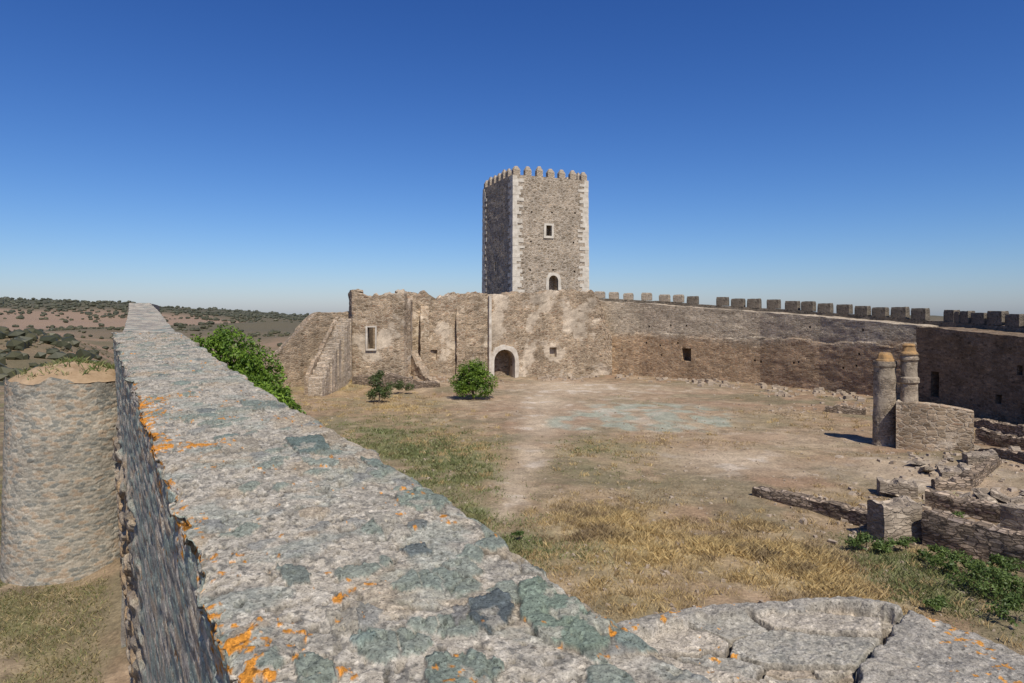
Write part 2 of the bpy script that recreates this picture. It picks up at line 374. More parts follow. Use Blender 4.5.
def scatter(n,x0,x1,y0,y1):
    y=np.exp(rng.uniform(np.log(y0),np.log(y1),n));u=rng.uniform(-.85,.85,n);return u*y,y
x,y=scatter(230000,0,0,9,75)
dry,grn,bar,n1,n2=fields(x,y)
cl=sstep(.45,.60,fbm(x/.55,y/.55,3,3,66)*.6+fbm(x/2.2,y/2.2,3,3,67)*.4)
keep=(rng.uniform(0,1,len(x))<np.clip((dry*.8+.18)*(.08+.92*cl)-bar*.5,0.0,1))&(outd(x,y)<-.9)&(y<76)
xd,yd=x[keep],y[keep];dd=dry[keep]
hh=(.035+.11*np.clip(dd,0,1.2))*(.4+1.1*fbm(xd/.9,yd/.9,0,3,61)+.5*cl[keep])
cc=lerp(np.ones((len(xd),3))*np.array((.38,.275,.155)),(.58,.43,.20),dd*.8)
cc=lerp(cc,(.25,.18,.11),sstep(.48,.72,fbm(xd/.8,yd/.8,4,3,62))*.8)
blades('dry_grass',xd,yd,hh,.006+.0007*yd,cc,6,.10,kind='stuff',lean=1.2)
x2,y2=scatter(6000,0,0,12,74);d2,g2,b2,_,_=fields(x2,y2);k=(rng.uniform(0,1,len(x2))<np.clip(d2*.7+.14-b2,0,1))&(outd(x2,y2)<-1)&(y2<74);x2,y2=x2[k],y2[k]
blades('straw_tufts',x2,y2,.21*(.4+rng.uniform(0,.7,len(x2))),.005+.0006*y2,lerp(np.ones((len(x2),3))*np.array((.42,.30,.15)),(.60,.45,.22),rng.uniform(0,1,len(x2))),30,.11,kind='stuff',lean=1.0)
keep=(rng.uniform(0,1,len(x))<np.clip((grn-.12)*.7*(.2+.8*cl),0,1)*(1-np.clip(bar*1.3,0,.97)))&(outd(x,y)<-.9)&(y<76)
xd,yd=x[keep],y[keep];gg=grn[keep]
cc=lerp(np.ones((len(xd),3))*np.array((.13,.165,.055)),(.27,.25,.11),fbm(xd/.9,yd/.9,4,3,65)*1.1)
blades('green_weeds',xd,yd,(.05+.10*np.clip(gg,0,1.2)),.012+.0010*yd,cc,6,.12,kind='stuff',lean=1.3)
n=36000;x=rng.uniform(-22,-2,n);y=rng.uniform(9,30,n);k=(outd(x,y)>.4)&(rng.uniform(0,1,n)<sstep(.46,.58,fbm(x/1.6,y/1.6,1,4,50))*.8+.12)&(np.hypot(x+13.15,y-20.3)>1.8)
cc=lerp(np.ones((k.sum(),3))*np.array((.14,.16,.055)),(.40,.30,.16),rng.uniform(0,1,k.sum())**1.0)
blades('outer_weeds',x[k],y[k],.10,.022,cc,6,.12,kind='stuff',lean=1.3)

# ============ FOREGROUND WALL ============
SLABS=[]
def topY(py,b=1.47,m=.071): return b*F/((py-HY)+m*F)
def slab(pts,c,r=0.010):
    P=[]
    for px,py in pts:
        Y=topY(py);P.append(((px-512)/F*Y,Y))
    SLABS.append((np.array(P),np.array(c),r))
def inpoly(x,y,P):
    r=np.zeros(x.shape,bool);j=len(P)-1
    for i in range(len(P)):
        xi,yi=P[i];xj,yj=P[j]
        with np.errstate(divide='ignore',invalid='ignore'):
            m=((yi>y)!=(yj>y))&(x<(xj-xi)*(y-yi)/(yj-yi+1e-12)+xi)
        r^=m;j=i
    return r
slab([(519,583),(540,580),(575,600),(612,632),(608,650),(585,655),(545,640),(520,615)],(.18,.215,.165),.022)
slab([(470,600),(500,592),(514,600),(506,625),(488,634),(470,620)],(.10,.115,.115),.016)
slab([(452,608),(470,602),(466,622),(455,625)],(.2,.19,.17))
slab([(395,492),(425,488),(452,500),(440,512),(400,506)],(.21,.235,.19),.015);slab([(420,478),(455,482),(488,500),(470,502)],(.22,.235,.19),.015)
slab([(285,440),(322,437),(330,449),(300,456)],(.13,.16,.14),.02);slab([(300,458),(335,461),(340,468),(310,466)],(.26,.275,.225),.012)
slab([(365,512),(395,514),(412,535),(390,540)],(.31,.28,.225),.01)
slab([(295,655),(328,658),(336,683),(300,690)],(.21,.23,.185),.016);slab([(425,662),(470,655),(505,670),(480,700),(430,700)],(.19,.215,.175),.018)
slab([(325,612),(355,612),(360,634),(335,640)],(.31,.275,.215),.012)
slab([(215,440),(252,436),(262,448),(225,455)],(.3,.26,.2),.01);slab([(240,400),(275,402),(280,410),(245,411)],(.19,.21,.175),.012)
slab([(275,565),(308,568),(312,584),(288,586)],(.18,.195,.165),.014)
slab([(360,458),(392,463),(397,470),(370,468)],(.17,.195,.165),.014);slab([(525,549),(555,561),(568,575),(548,570)],(.19,.2,.165),.014)
slab([(400,547),(426,543),(433,553),(412,558)],(.14,.155,.145),.014);slab([(440,562),(466,559),(484,572),(462,577)],(.24,.25,.205),.012)
ys=[-2.5]
while ys[-1]<15.2:
    Yc=ys[-1];ys.append(Yc+(.06 if Yc<.9 else max(.0075,.0043*Yc)))
ys=np.array(ys);ns=len(ys)
NF,NT,NB=190,270,8
hf=1-(np.linspace(1,0,NF)**1.8)
kd=np.r_[np.zeros(NF),np.ones(NT),np.full(NB,2)]
wt_=1.53+.20*np.exp(-((ys-4.5)/2.6)**2)
ztop=5.53+.071*ys
cv=np.r_[np.zeros(NF),np.linspace(0,1,NT),np.ones(NB)]
hv=np.r_[hf,np.ones(NT),np.linspace(.97,0,NB)]
Xl=.55-.62*ys
zb=-.8
Yg=ys[:,None]+0*cv[None,:];Xg=Xl[:,None]+wt_[:,None]*cv[None,:];Zg=zb+(ztop[:,None]-zb)*hv[None,:]
kdg=kd[None,:]+0*Yg
nx,ny=-.85,-.527
e1=np.exp(-((1-hv)*6.3/.10))*np.where(kd==0,1,0)+np.where(kd==1,np.exp(-cv/.06),0)
er=np.exp(-(1-cv)/.05)*np.where(kd==1,1,0)+np.where(kd==2,1,0)
rag=(fbm(Yg/.30,0*Yg+3,0,5,70)-.42)*.14+(hsh(np.floor(Yg/.17+fbm(Yg/.1,0*Yg,0,2,5)),0*Yg,0*Yg,9)-.5)*.06
f1,f2,i1,i2=worley(Xg/.34+fbm(Xg/.2,Yg/.2,Zg/.2,2,11)*.3,Yg/.34,Zg/.09,80)
t1,t2,j1,j2=worley(Xg/.13+fbm(Xg/.1,Yg/.1,0,2,1)*.6,Yg/.17,0*Xg+.5,90)
b1,b2,k1,k2=worley(Xg/.30,Yg/.30,0*Xg+.5,95)
lo_=fbm(Xg/.5,Yg/.5,Zg/.5,4,71);mi=fbm(Xg/.09,Yg/.09,Zg/.09,4,72);fi=fbm(Xg/.022,Yg/.022,Zg/.022,3,73)
face=kd[None,:]==0;top=kd[None,:]==1
brk=(sstep(8.6,10.4,Yg)*sstep(4.7,4.1,Zg+(fbm(Yg/.7,0*Yg,4,3,171)-.5)*1.6))*np.where(kd==0,1,0)[None,:]
w1,w2,x1_,x2_=worley(Xg/.35,Yg/.35,Zg/.20,400)
batter=-.055*np.clip(ztop[:,None]-Zg-.3,0,9)*np.where(kd==0,1,0)[None,:]
df=(i1-.5)*.018+np.clip((f2-f1)*6,0,1)*.007-.006+(lo_-.5)*.035+(mi-.5)*.008+(fi-.5)*.005
df=df*(1-brk)+brk*((x1_-.35)*.20+np.clip((w2-w1)*6,0,1)*.03+(mi-.5)*.06)+batter
edget=np.clip((t2-t1)*8,0,1)
stone_t=(j1<.16)
pit=sstep(.64,.70,fbm(Xg/.045,Yg/.045,2,3,372))
dt=(lo_-.5)*.045+(mi-.5)*.026+(fi-.5)*.016+np.where(stone_t,edget*.012,0)-pit*.015
base=np.ones((ns*len(cv),3))*np.array((.43,.375,.295))
def fl(a):return np.broadcast_to(a,Yg.shape).ravel()
Xf,Yf,Zf=fl(Xg),fl(Yg),fl(Zg)
base=lerp(base,(.28,.255,.21),sstep(.46,.60,fbm(Xf/.18,Yf/.18,Zf/.18,5,74))*.7)
base=lerp(base,(.51,.455,.37),sstep(.50,.62,fbm(Xf/.05,Yf/.05,Zf/.05,4,75))*.7)
base=lerp(base,(.16,.15,.13),sstep(.59,.66,fbm(Xf/.035,Yf/.035,Zf/.035,4,76))*.75)
base=lerp(base,(.37,.285,.185),sstep(.54,.68,fbm(Xf/.3,Yf/.3,Zf/.3,4,176))*.5)
base=lerp(base,(.30,.32,.27),sstep(.52,.64,fbm(Xf/.4,Yf/.25,Zf/.3,4,177))*.5)
base=base*(1-.4*fl(np.where(top,pit,0)))[:,None]
st=fl(stone_t&top)*fl(edget);sc_=np.where(fl(j2)[:,None]<.45,np.array((.19,.22,.18)),np.where(fl(j2)[:,None]<.7,np.array((.33,.265,.19)),np.array((.24,.235,.21))))
st=np.clip(st*2.0,0,1)*.8;base=base*(1-st[:,None])+sc_*st[:,None]
sl=np.zeros(len(Xf))
wx=Xf+(fbm(Xf/.05,Yf/.05,0,4,77)-.5)*.04;wy=Yf+(fbm(Xf/.05,Yf/.05,5,4,78)-.5)*.05
tf=fl(top)
wear=sstep(.60,.66,fbm(Xf/.09,Yf/.09,2,4,178))
for P,c,r in SLABS:
    cen=P.mean(0);P2=cen+(P-cen)*1.07
    mo=inpoly(wx,wy,P2)&tf;base[mo]*=.62
    m=inpoly(wx,wy,P)&tf;sl[m]=r;cn=c[None,:]*(.75+.5*fbm(Xf[m]/.05,Yf[m]/.02,0,4,79))[:,None]
    ww=(wear[m]*.6)[:,None];base[m]=cn*(1-ww)+np.array((.42,.375,.30))*ww
mb=tf&(fl(k1)<.20)&(fl(b1)<.34+.2*(fl(mi)-.5))&(fl(b2-b1)>.12)&(sl==0);mcol=np.where(fl(k2)[mb][:,None]<.5,np.array((.17,.21,.18)),np.where(fl(k2)[mb][:,None]<.75,np.array((.12,.135,.13)),np.array((.25,.255,.21))))
base[mb]=base[mb]*.2+mcol*.8*(.8+.4*fbm(Xf[mb]/.04,Yf[mb]/.04,0,3,6))[:,None];sl[mb]=.011
fs=fl(face);i2f=fl(i2)[:,None];fc_=np.where(i2f<.45,np.array((.36,.41,.34)),np.where(i2f<.64,np.array((.52,.41,.29)),np.where(i2f<.8,np.array((.30,.29,.25)),np.array((.60,.52,.42)))))
fm=(fs*np.clip(fl((f2-f1))*7,0,1)*.92);base=np.where(fs[:,None]>0,base*1.15,base);base=base*(1-fm[:,None])+fc_*fm[:,None]
bc=np.where(fl(x2_)[:,None]<.35,np.array((.44,.30,.17)),np.where(fl(x2_)[:,None]<.7,np.array((.48,.38,.27)),np.array((.35,.28,.21))))*(.65+.35*np.clip(fl(w2-w1)*5,0,1))[:,None]
bk=fl(brk)[:,None];base=base*(1-bk)+bc*bk
ln=fbm(Xf/.045,Yf/.045,Zf/.045,4,81)*.6+fbm(Xf/.35,Yf/.35,Zf/.35,3,82)*.4
bias=.155*np.exp(-np.abs(fl(np.where(kd==0,(1-hv)*6.3*.45,cv*1.5)[None,:]))/.13)*sstep(1.9,2.4,Yf)*sstep(12,7,Yf)-.018
spots=[(600,662),(300,428),(445,618),(350,676),(215,470),(345,596)]
for px,py in spots:
    Yq=topY(py);Xq=(px-512)/F*Yq;bias=bias+.11*np.exp(-(((Xf-Xq)/.055)**2+((Yf-Yq)/.055)**2))*(fl(kd[None,:])<1.5)
lm=sstep(.672,.69,ln+bias);lc=np.array((.60,.25,.04))[None,:]*(.65+.6*fbm(Xf/.01,Yf/.01,0,2,83))[:,None]
base=base*(1-lm[:,None])+lc*lm[:,None]
dt=dt+sl.reshape(Yg.shape)+lm.reshape(Yg.shape)*.003
Dn=np.where(face,df,0)+rag*e1
Xn=Xg+nx*Dn+ np.where(kdg==2,1,0)*(lo_-.5)*.1+er*((fbm(Yg/.3,0*Yg,2,4,84)-.5)*.20+(hsh(np.floor(Yg/.2),0*Yg,0*Yg,19)-.5)*.05)
Yn=Yg+ny*Dn
round_=-.03*np.exp(-np.minimum(cv,1-cv)/.02)*np.where(kd==1,1,0)
Zn=Zg+np.where(top,dt,0)+round_+ e1*(fbm(Yg/.22,Xg/.22,1,3,85)-.5)*.06
Zn=np.where(kdg==2,np.minimum(Zn,Zg-.04),Zn)
V=np.stack([Xn,Yn,Zn],-1).reshape(-1,3)
R=len(cv);fcs=gridfaces(ns,R,True).tolist();fcs.append([(ns-1)*R+i for i in range(R)]);fcs.append(list(range(R-1,-1,-1)))
mk('curtain_wall',V,fcs,m_vc,True,base,label='rough rubble curtain wall top with schist slabs and orange lichen',cat='castle wall')
# segment 2
p0=(-8.35,14.6);p1=(-23,41)
o=rough_wall('curtain_wall',[p0,(-15.5,27.6),p1,(-25,46)],1.12,[6.50,7.1,7.72,7.6],-1.2,vcmat('weathered_wall',18,.6,.02,3),ds=.09,dz=.12,rough=.035,jag=.03,seed=5,side=-1,nt=12,
   label='narrower weathered stone curtain wall running away from the walkway',cat='castle wall')
nv=len(o.data.vertices);cv_=np.empty(nv*3);o.data.vertices.foreach_get('co',cv_);cv_=cv_.reshape(-1,3)
cb=np.ones((nv,3))*np.array((.41,.36,.285));q=fbm(cv_[:,0]/.3,cv_[:,1]/.3,cv_[:,2]/.3,5,90);cb=lerp(cb,(.24,.21,.18),sstep(.48,.62,q));cb=lerp(cb,(.22,.24,.21),sstep(.6,.66,fbm(cv_[:,0]/.25,cv_[:,1]/.25,cv_[:,2]/.1,4,91)))
a=o.data.color_attributes.new('Col','FLOAT_COLOR','POINT');c4=np.ones((nv,4));c4[:,:3]=cb;a.data.foreach_set('color',c4.ravel())

# ============ TERRACE (lower right) ============
cx,cy=1.35,2.55
bp=[(628,618),(690,606),(750,601),(800,598),(850,597),(880,599),(905,606),(960,626),(1024,650),(1090,690),(1200,800)]
bw=[((px-512)/F*(2.0*F/(py-HY)),2.0*F/(py-HY)) for px,py in bp]
ba=np.array([math.atan2(yy-cy,xx-cx) for xx,yy in bw]);br=np.array([math.hypot(yy-cy,xx-cx) for xx,yy in bw])
od_=np.argsort(ba);ba=ba[od_];br=br[od_]
ba=np.r_[ba[0]-2.2,ba[0]-1.2,ba,ba[-1]+.8,ba[-1]+1.6];br=np.r_[2.0,2.0,br,2.0,2.0]
NTH=1700
th=np.linspace(0,2*np.pi,NTH,endpoint=False);thw=(th+math.pi*.75)%(2*np.pi)-math.pi*.75
R0=np.interp(thw,ba,br)+(fbm(np.cos(th)*8,np.sin(th)*8,0,5,119)-.5)*.11
rr=np.r_[np.linspace(0.02,.5,60),np.linspace(.505,1,270),1.,1.]
TH=th[:,None]+0*rr[None,:];RR=R0[:,None]*rr[None,:]
TX=cx+np.cos(TH)*RR;TY=cy+np.sin(TH)*RR
dist=R0[:,None]-RR
wx_=TX+(fbm(TX/.10,TY/.10,0,4,3)-.5)*.06;wy_=TY+(fbm(TX/.10,TY/.10,7,4,3)-.5)*.06
q1,q2,g1,g2=worley(wx_/.72+.45*wy_,wy_/.38+.15*wx_,0*TX+.5,640)
s1,s2,v1,v2=worley(wx_/.22,wy_/.13,0*TX+.5,320)
lo2=fbm(TX/.5,TY/.5,0,4,121);mi2=fbm(TX/.08,TY/.08,0,4,122);fi2=fbm(TX/.02,TY/.02,0,3,123)
rimw=.15
rim=sstep(rimw+.02,rimw-.02,dist+(mi2-.5)*.12+(lo2-.5)*.12)
e2=sstep(.0,.045,q2-q1);edge2=sstep(.005,.06,q2-q1);edge3=sstep(0,.10,s2-s1)
small=(g2>.66)*1.0
slabh=-.125+g1*.11-(g2-.5)*.22*(TY-4.2)+(g1-.5)*.08*(TX-2.2)
slabh=np.clip(slabh,-.15,-.01)
slabh=slabh*(1-small)+small*(-.14+v1*.06*edge3+.012*edge3)
inner=-.165+(slabh+.165)*e2
A=np.array([(905-512)/F*4.68,4.68]);B=np.array([(858-512)/F*3.93,3.93]);C_=np.array([1.6,3.3])
def segd(P,A,B):
    AB=B-A;t=np.clip(((TX-A[0])*AB[0]+(TY-A[1])*AB[1])/(AB@AB),-.1,1);return np.hypot(TX-A[0]-AB[0]*t,TY-A[1]-AB[1]*t)
ck=np.minimum(segd(0,A,B),segd(0,B,C_))+(mi2-.5)*.07
crack=np.exp(-(ck/.018)**2)
rightside=((B[0]-A[0])*(TY-A[1])-(B[1]-A[1])*(TX-A[0]))>0
flat=np.where(rightside&(TX>1.9),1.,0.)
Hh=inner*(1-rim)*(1-flat)+flat*(-.015)+(lo2-.5)*.05+(mi2-.5)*.034+(fi2-.5)*.014-crack*.16
Hh=Hh-.02*np.exp(-dist/.012)
TZ=5.0+Hh
TZ[:,-1]=-.5;TZ[:,-2]=4.6+(lo2[:,-2]-.5)*.2
tf=lambda a:np.broadcast_to(a,TX.shape).ravel()
tb=np.ones((TX.size,3))*np.array((.42,.365,.29))
tb=lerp(tb,(.25,.225,.19),sstep(.45,.60,fbm(tf(TX)/.15,tf(TY)/.15,0,5,124))*.9);tb=lerp(tb,(.52,.46,.38),sstep(.52,.66,fbm(tf(TX)/.05,tf(TY)/.05,0,4,125))*.8)
tb=lerp(tb,(.15,.14,.12),sstep(.60,.67,fbm(tf(TX)/.04,tf(TY)/.04,3,4,225))*.7)
stn=tf(edge2*(1-rim)*(1-flat));sc2=np.where(tf(g2)[:,None]<.25,np.array((.30,.29,.25)),np.where(tf(g2)[:,None]<.66,np.array((.49,.42,.33)),np.where(tf(v2)[:,None]<.4,np.array((.40,.30,.20)),np.array((.43,.37,.29)))))
tb=tb*(1-.5*stn[:,None])+sc2*.5*stn[:,None]
dk=tf((1-edge2)*(1-rim)*(1-flat));tb=lerp(tb,(.14,.115,.09),dk*.8);tb=lerp(tb,(.18,.15,.115),tf((1-edge3)*small*(1-rim)*(1-flat))*.6);tb=lerp(tb,(.04,.035,.03),tf(crack))
tb=lerp(tb,(.30,.275,.235),tf(np.maximum(rim,flat))*.55)
lm=sstep(.69,.705,fbm(tf(TX)/.04,tf(TY)/.04,0,4,126)*.6+fbm(tf(TX)/.4,tf(TY)/.4,0,3,127)*.4+.05*tf(rim));tb=tb*(1-lm[:,None])+np.array((.58,.27,.06))*lm[:,None]
V=np.stack([TX,TY,TZ],-1)
fcs=gridfaces(NTH,len(rr)).tolist()
m_=len(rr);i=NTH-1;fcs+=[[i*m_+j,i*m_+j+1,j+1,j] for j in range(m_-1)]
fcs=[f[::-1] for f in fcs]
mk('stone_turret_platform',V.reshape(-1,3),fcs,m_vc,True,tb,label='broken stone platform with raised mortar rim and cracked slabs',cat='castle turret')

# ============ ROUND TURRET ============
tcx,tcy=-13.15,20.3
nth,nh=420,240
th=np.linspace(0,2*np.pi,nth,endpoint=False);hz=np.linspace(0,1,nh)
TH,HZ=np.meshgrid(th,hz,indexing='ij')
TZt=-.9+HZ*(5.15+.9)+(HZ**8)*(fbm(np.cos(TH)*3,np.sin(TH)*3,0,3,130)-.5)*.45
ex=np.cos(TH)*1.6;ey=np.sin(TH)*1.6
u1,u2,c1,c2=worley(ex/.22+fbm(ex/.2,ey/.2,TZt/.2,2,5)*.4,ey/.22,TZt/.09+fbm(ex/.3,ey/.3,TZt/.3,2,6)*.3,131)
Rt=1.66-.12*HZ+(fbm(np.cos(TH)*3,np.sin(TH)*3,TZt/.6,4,132)-.5)*.07+np.clip((u2-u1)*7,0,1)*.012+(c1-.5)*.014+(fbm(ex/.05,ey/.05,TZt/.05,3,138)-.5)*.008
Vt=np.stack([tcx+Rt*np.cos(TH),tcy+Rt*np.sin(TH),TZt],-1)
fcs=gridfaces(nth,nh).tolist();fcs+=[[(nth-1)*nh+j,(nth-1)*nh+j+1,j+1,j] for j in range(nh-1)]
cc=np.where(c2[...,None]<.3,np.array((.27,.245,.20)),np.where(c2[...,None]<.5,np.array((.36,.31,.245)),np.where(c2[...,None]<.75,np.array((.20,.195,.17)),np.array((.36,.275,.195)))))
mo=np.clip((u2-u1)*8-.2,0,1)[...,None]*.95;cc=cc*mo+np.array((.39,.345,.275))*(1-mo)
cc=cc*(.60+.75*fbm(ex/.8,ey/.8,TZt/1.0,5,136))[...,None]
tur=mk('round_turret',Vt.reshape(-1,3),fcs,vcmat('turret_rubble',22,.65,.008,5,n2r=(.85,1.1)),True,cc.reshape(-1,3),label='round rubble masonry turret with soil and weeds on top',cat='castle turret')
rs_=np.linspace(0.02,1,24);th2=np.linspace(0,2*np.pi,90)
T2,R2=np.meshgrid(th2,rs_,indexing='ij');sx_=tcx+1.56*R2*np.cos(T2);sy_=tcy+1.56*R2*np.sin(T2)
sz_=5.08+.50*(1-R2**2)+(fbm(sx_/.3,sy_/.3,0,4,133)-.5)*.18
mk('soil_top',np.stack([sx_,sy_,sz_],-1).reshape(-1,3),gridfaces(90,24),m_soil,True,parent=tur)
n=900;a=rng.uniform(0,2*np.pi,n);r=1.3*np.sqrt(rng.uniform(0,1,n));x=tcx+r*np.cos(a);y=tcy+r*np.sin(a)
k=((y>tcy+.4)&(x>tcx-1.0)&(fbm(x/.5,y/.5,0,2,3)>.47))|(rng.uniform(0,1,n)<.05);x=x[k];y=y[k]
blades('turret_weeds',x,y,.05+.30*fbm(x/.5,y/.5,0,2,3),.03,lerp(np.ones((len(x),3))*np.array((.12,.17,.045)),(.32,.28,.13),rng.uniform(0,1,len(x))**1.5),9,.07,zf=lambda X,Y:5.1+.46*np.clip(1-((X-tcx)**2+(Y-tcy)**2)/2.4,0,1),lean=1.3,kind='stuff')

# ============ KEEP TOWER ============
ta=math.radians(23);S=10.0;C0=np.array((.12,80.0));ux=np.array((math.cos(ta),math.sin(ta)));uy=np.array((-math.sin(ta),math.cos(ta)))
TB=23.5
def boxgrid(w,d,h,z0,nn=24,taper=0.,seed=0,rough=.05,dzz=.4):
    per=[]
    for k in range(nn):per.append((k/nn*w,0))
    for k in range(nn):per.append((w,k/nn*d))
    for k in range(nn):per.append((w-k/nn*w,d))
    for k in range(nn):per.append((0,d-k/nn*d))
    per=np.array(per);m=max(2,int(h/dzz));z=np.linspace(z0,z0+h,m+1)
    P=np.repeat(per[None],m+1,0);Zt=np.repeat(z[:,None],len(per),1)
    c=np.array((w/2,d/2));tp=(taper*(1-(Zt-z0)/h))[...,None];P=P+(P-c)*tp/ (w/2)
    dn=(fbm(P[...,0],P[...,1],Zt/.7,3,seed)-.5)*2*rough
    P=P+(P-c)/np.linalg.norm(P-c,axis=-1,keepdims=True)*dn[...,None]
    V=np.concatenate([P,Zt[...,None]],-1).reshape(-1,3);n=len(per)
    fc=gridfaces(m+1,n,True).tolist();fc.append(list(range(n))[::-1]);fc.append([m*n+i for i in range(n)])
    return V,fc
V,fc=boxgrid(S,S,TB,0,taper=.12,seed=140)
keep=mk('keep_tower',V,fc,m_tower,label='tall square crenellated stone keep with pale quoins',cat='castle tower')
keep.location=(C0[0],C0[1],0);keep.rotation_euler=(0,0,ta)
def tl(u,v):p=C0+ux*u+uy*v;return p
def uface(px):
    k=(px-512)/F
    return (k*C0[1]-C0[0])/(ux[0]-k*ux[1])
uw=uface(548.5);pw=tl(uw,0);zw=ZZ(236,pw[1]);ud=uface(553);pd=tl(ud,0);zd=ZZ(290,pd[1])
c1_=cutter(pw[0],pw[1],zw,ta,.75,1.25,1.6);c2_=cutter(pd[0],pd[1],zd,ta,1.25,1.75,2.2,True)
pl=tl(0,5.5);c3_=cutter(pl[0],pl[1],12.5,ta+math.pi/2,.35,1.1,1.2)
holes=[cutter(*tl(uu,0),zz,ta,.22,.22,.9) for uu,zz in [(2.2,12.2),(5.2,12.3),(8.1,12.2),(2.3,15.6),(8.0,15.7),(5.1,19.2),(2.4,19.1),(8.2,19.3)]]
cut(keep,[c1_,c2_,c3_]+holes)
def kid(o,world_loc,ang):
    o.parent=keep;d=np.array(world_loc[:2])-C0;o.location=(d@ux,d@uy,world_loc[2]);o.rotation_euler=(0,0,ang-ta)
f=frame('window_frame',keep,0,0,0,0,.75,1.25,.28,.34,m_white);kid(f,(*tl(uw,0),zw),ta)
f=frame('door_surround',keep,0,0,0,0,1.25,1.75,.38,.34,m_white,True);kid(f,(*tl(ud,0),zd),ta)
def quoins(u,v,su,sv,name):
    V=[];Fc=[];z=7.;i=0
    while z<TB-.3:
        h=random.uniform(.28,.52)
        big=random.uniform(.9,1.5);sm=random.uniform(.4,.9)
        a,b=(big,sm) if i%2 else (sm,big)
        g=.035+random.uniform(0,.03)
        z1=min(z+h+.01,TB)
        tpz=.12*(1-(z+z1)/2/TB)
        x0,x1=sorted((u-su*(g+tpz),u+su*a));y0,y1=sorted((v-sv*(g+tpz),v+sv*b))
        k=len(V)
        V+=[(x0,y0,z),(x1,y0,z),(x1,y1,z),(x0,y1,z),(x0,y0,z1),(x1,y0,z1),(x1,y1,z1),(x0,y1,z1)]
        Fc+=[[k,k+3,k+2,k+1],[k+4,k+5,k+6,k+7],[k,k+1,k+5,k+4],[k+1,k+2,k+6,k+5],[k+2,k+3,k+7,k+6],[k+3,k,k+4,k+7]]
        z+=h;i+=1
    mk(name,V,Fc,m_white,parent=keep)
quoins(0,0,1,1,'corner_quoins');quoins(S,0,-1,1,'corner_quoins');quoins(0,S,1,-1,'corner_quoins')
def merlon_mesh(w,d,h,mat,seed,cap=.25,rough=.03,tx=.35,ty=.6):
    V,fc=boxgrid(w,d,h,0,nn=5,seed=seed,rough=rough,dzz=.16)
    V=V-np.array((w/2,d/2,0));
    z=V[:,2];t=np.clip((z-(h-cap))/cap,0,1) if cap>0 else 0*z
    V[:,0]*=1-tx*t;V[:,1]*=1-ty*t
    top=z>h-.02;V[top,2]+=(fbm(V[top,0]*3+seed,V[top,1]*3,0,2,seed)-.5)*.12
    me=bpy.data.meshes.new('merlon');me.from_pydata(V.tolist(),[],fc);me.materials.append(mat);return me
mt=[merlon_mesh(.85,.55,1.25,m_tower,150+i,.5,.03,.62,.75) for i in range(3)]
def addm(me,loc,ang,par,sc=(1,1,1)):
    o=bpy.data.objects.new('merlon',me);COL.objects.link(o);o.parent=par;o.location=loc;o.rotation_euler=(0,0,ang);o.scale=sc;return o
for side in range(4):
    for i in range(7):
        u=.5+i*(S-1)/6
        if side in(1,3) and i in(0,6):continue
        loc={0:(u,.3),2:(u,S-.3),1:(S-.3,u),3:(.3,u)}[side]
        addm(mt[(i+side)%3],(loc[0],loc[1],TB-.03),0 if side in(0,2) else math.pi/2,keep,(random.uniform(.9,1.05),1,random.uniform(.85,1.1)))

# ============ PALACE RUIN WALLS ============
def PW(L):return [XY(px,Y) for px,Y in L]
def TZl(L):return [ZZ(py,Y) for py,Y in L]
pal=rough_wall('ruined_palace_wall',PW([(404,72),(420,72.6),(424,72.7),(440,73.1),(450,73.5),(470,74.2),(490,75),(530,77),(560,78.5),(590,79.3),(600,79.2),(612,79)]),2.6,
   TZl([(292,72),(296,72.6),(292,72.7),(298,73.1),(294,73.5),(292,74.2),(294,75),(293,77),(290.5,78.5),(290,79.3),(302,79.2),(338,79)]),-.8,m_pal,ds=.22,dz=.22,rough=.13,jag=.34,seed=7,lowf=.18,nt=6,blkw=.6,
   label='tall ruined brown masonry palace wall with arched gateway',cat='castle wall')
gx_,gy_=XY(503.5,75.8)
ga=math.atan2(77-75,XY(530,77)[0]-XY(490,75)[0])
cut(pal,[cutter(gx_,gy_,-.3,ga,2.5,3.5,3.6,True),cutter(*XY(553,78.2),2.2,ga,.9,1.1,1.0),cutter(*XY(434,72.9),2.2,ga,.7,1.1,.6)])
f=frame('gateway_surround',pal,gx_,gy_-.15,-.2,ga,2.5,3.4,.5,.7,m_plaster,True,jit=.12)
V,fc=archprism(2.5,3.4,.12,True);gl=mk('inner_wall',V,fc,m_pal2,parent=pal);gl.location=(gx_-.1,gy_+1.6,-.3);gl.rotation_euler=(0,0,ga)
st_=rough_wall('plaster_strip',[XY(489.2,74.4),XY(491.6,74.5)],.35,[ZZ(296,74.5)]*2,-.2,m_plaster,ds=.12,dz=.3,rough=.05,jag=.1,seed=9,parent=pal)
blk=rough_wall('ruined_palace_block',PW([(349,67.5),(352,66),(378,66),(404,66.5),(411,68),(413,73)]),1.1,TZl([(291,67),(291,66),(295,66),(291,66.5),(302,68),(296,73)]),[-.5]*6,m_pal,ds=.22,dz=.22,rough=.10,jag=.42,seed=11,lowf=.12,blkw=.6,
   label='roofless plastered palace building with small window',cat='ruined building')
cut(blk,[cutter(*XY(371.5,66.3),ZZ(349,66),0,.75,2.1,3.0)])
f=frame('window_frame',blk,*XY(371.5,65.95),ZZ(349,66),0,.75,2.1,.14,.25,m_plaster)
rough_wall('rear_wall',PW([(358,73),(375,74),(408,74.5)]),.9,TZl([(296,73),(298,74),(294,74.5)]),0,m_pal2,ds=.4,jag=.4,seed=13,parent=blk)
rough_wall('side_wall',[XY(352.5,67.3),(-15.9,74.)],.9,TZl([(297,67),(301,74)]),0,m_pal2,ds=.4,jag=.15,seed=14,parent=blk,side=-1)
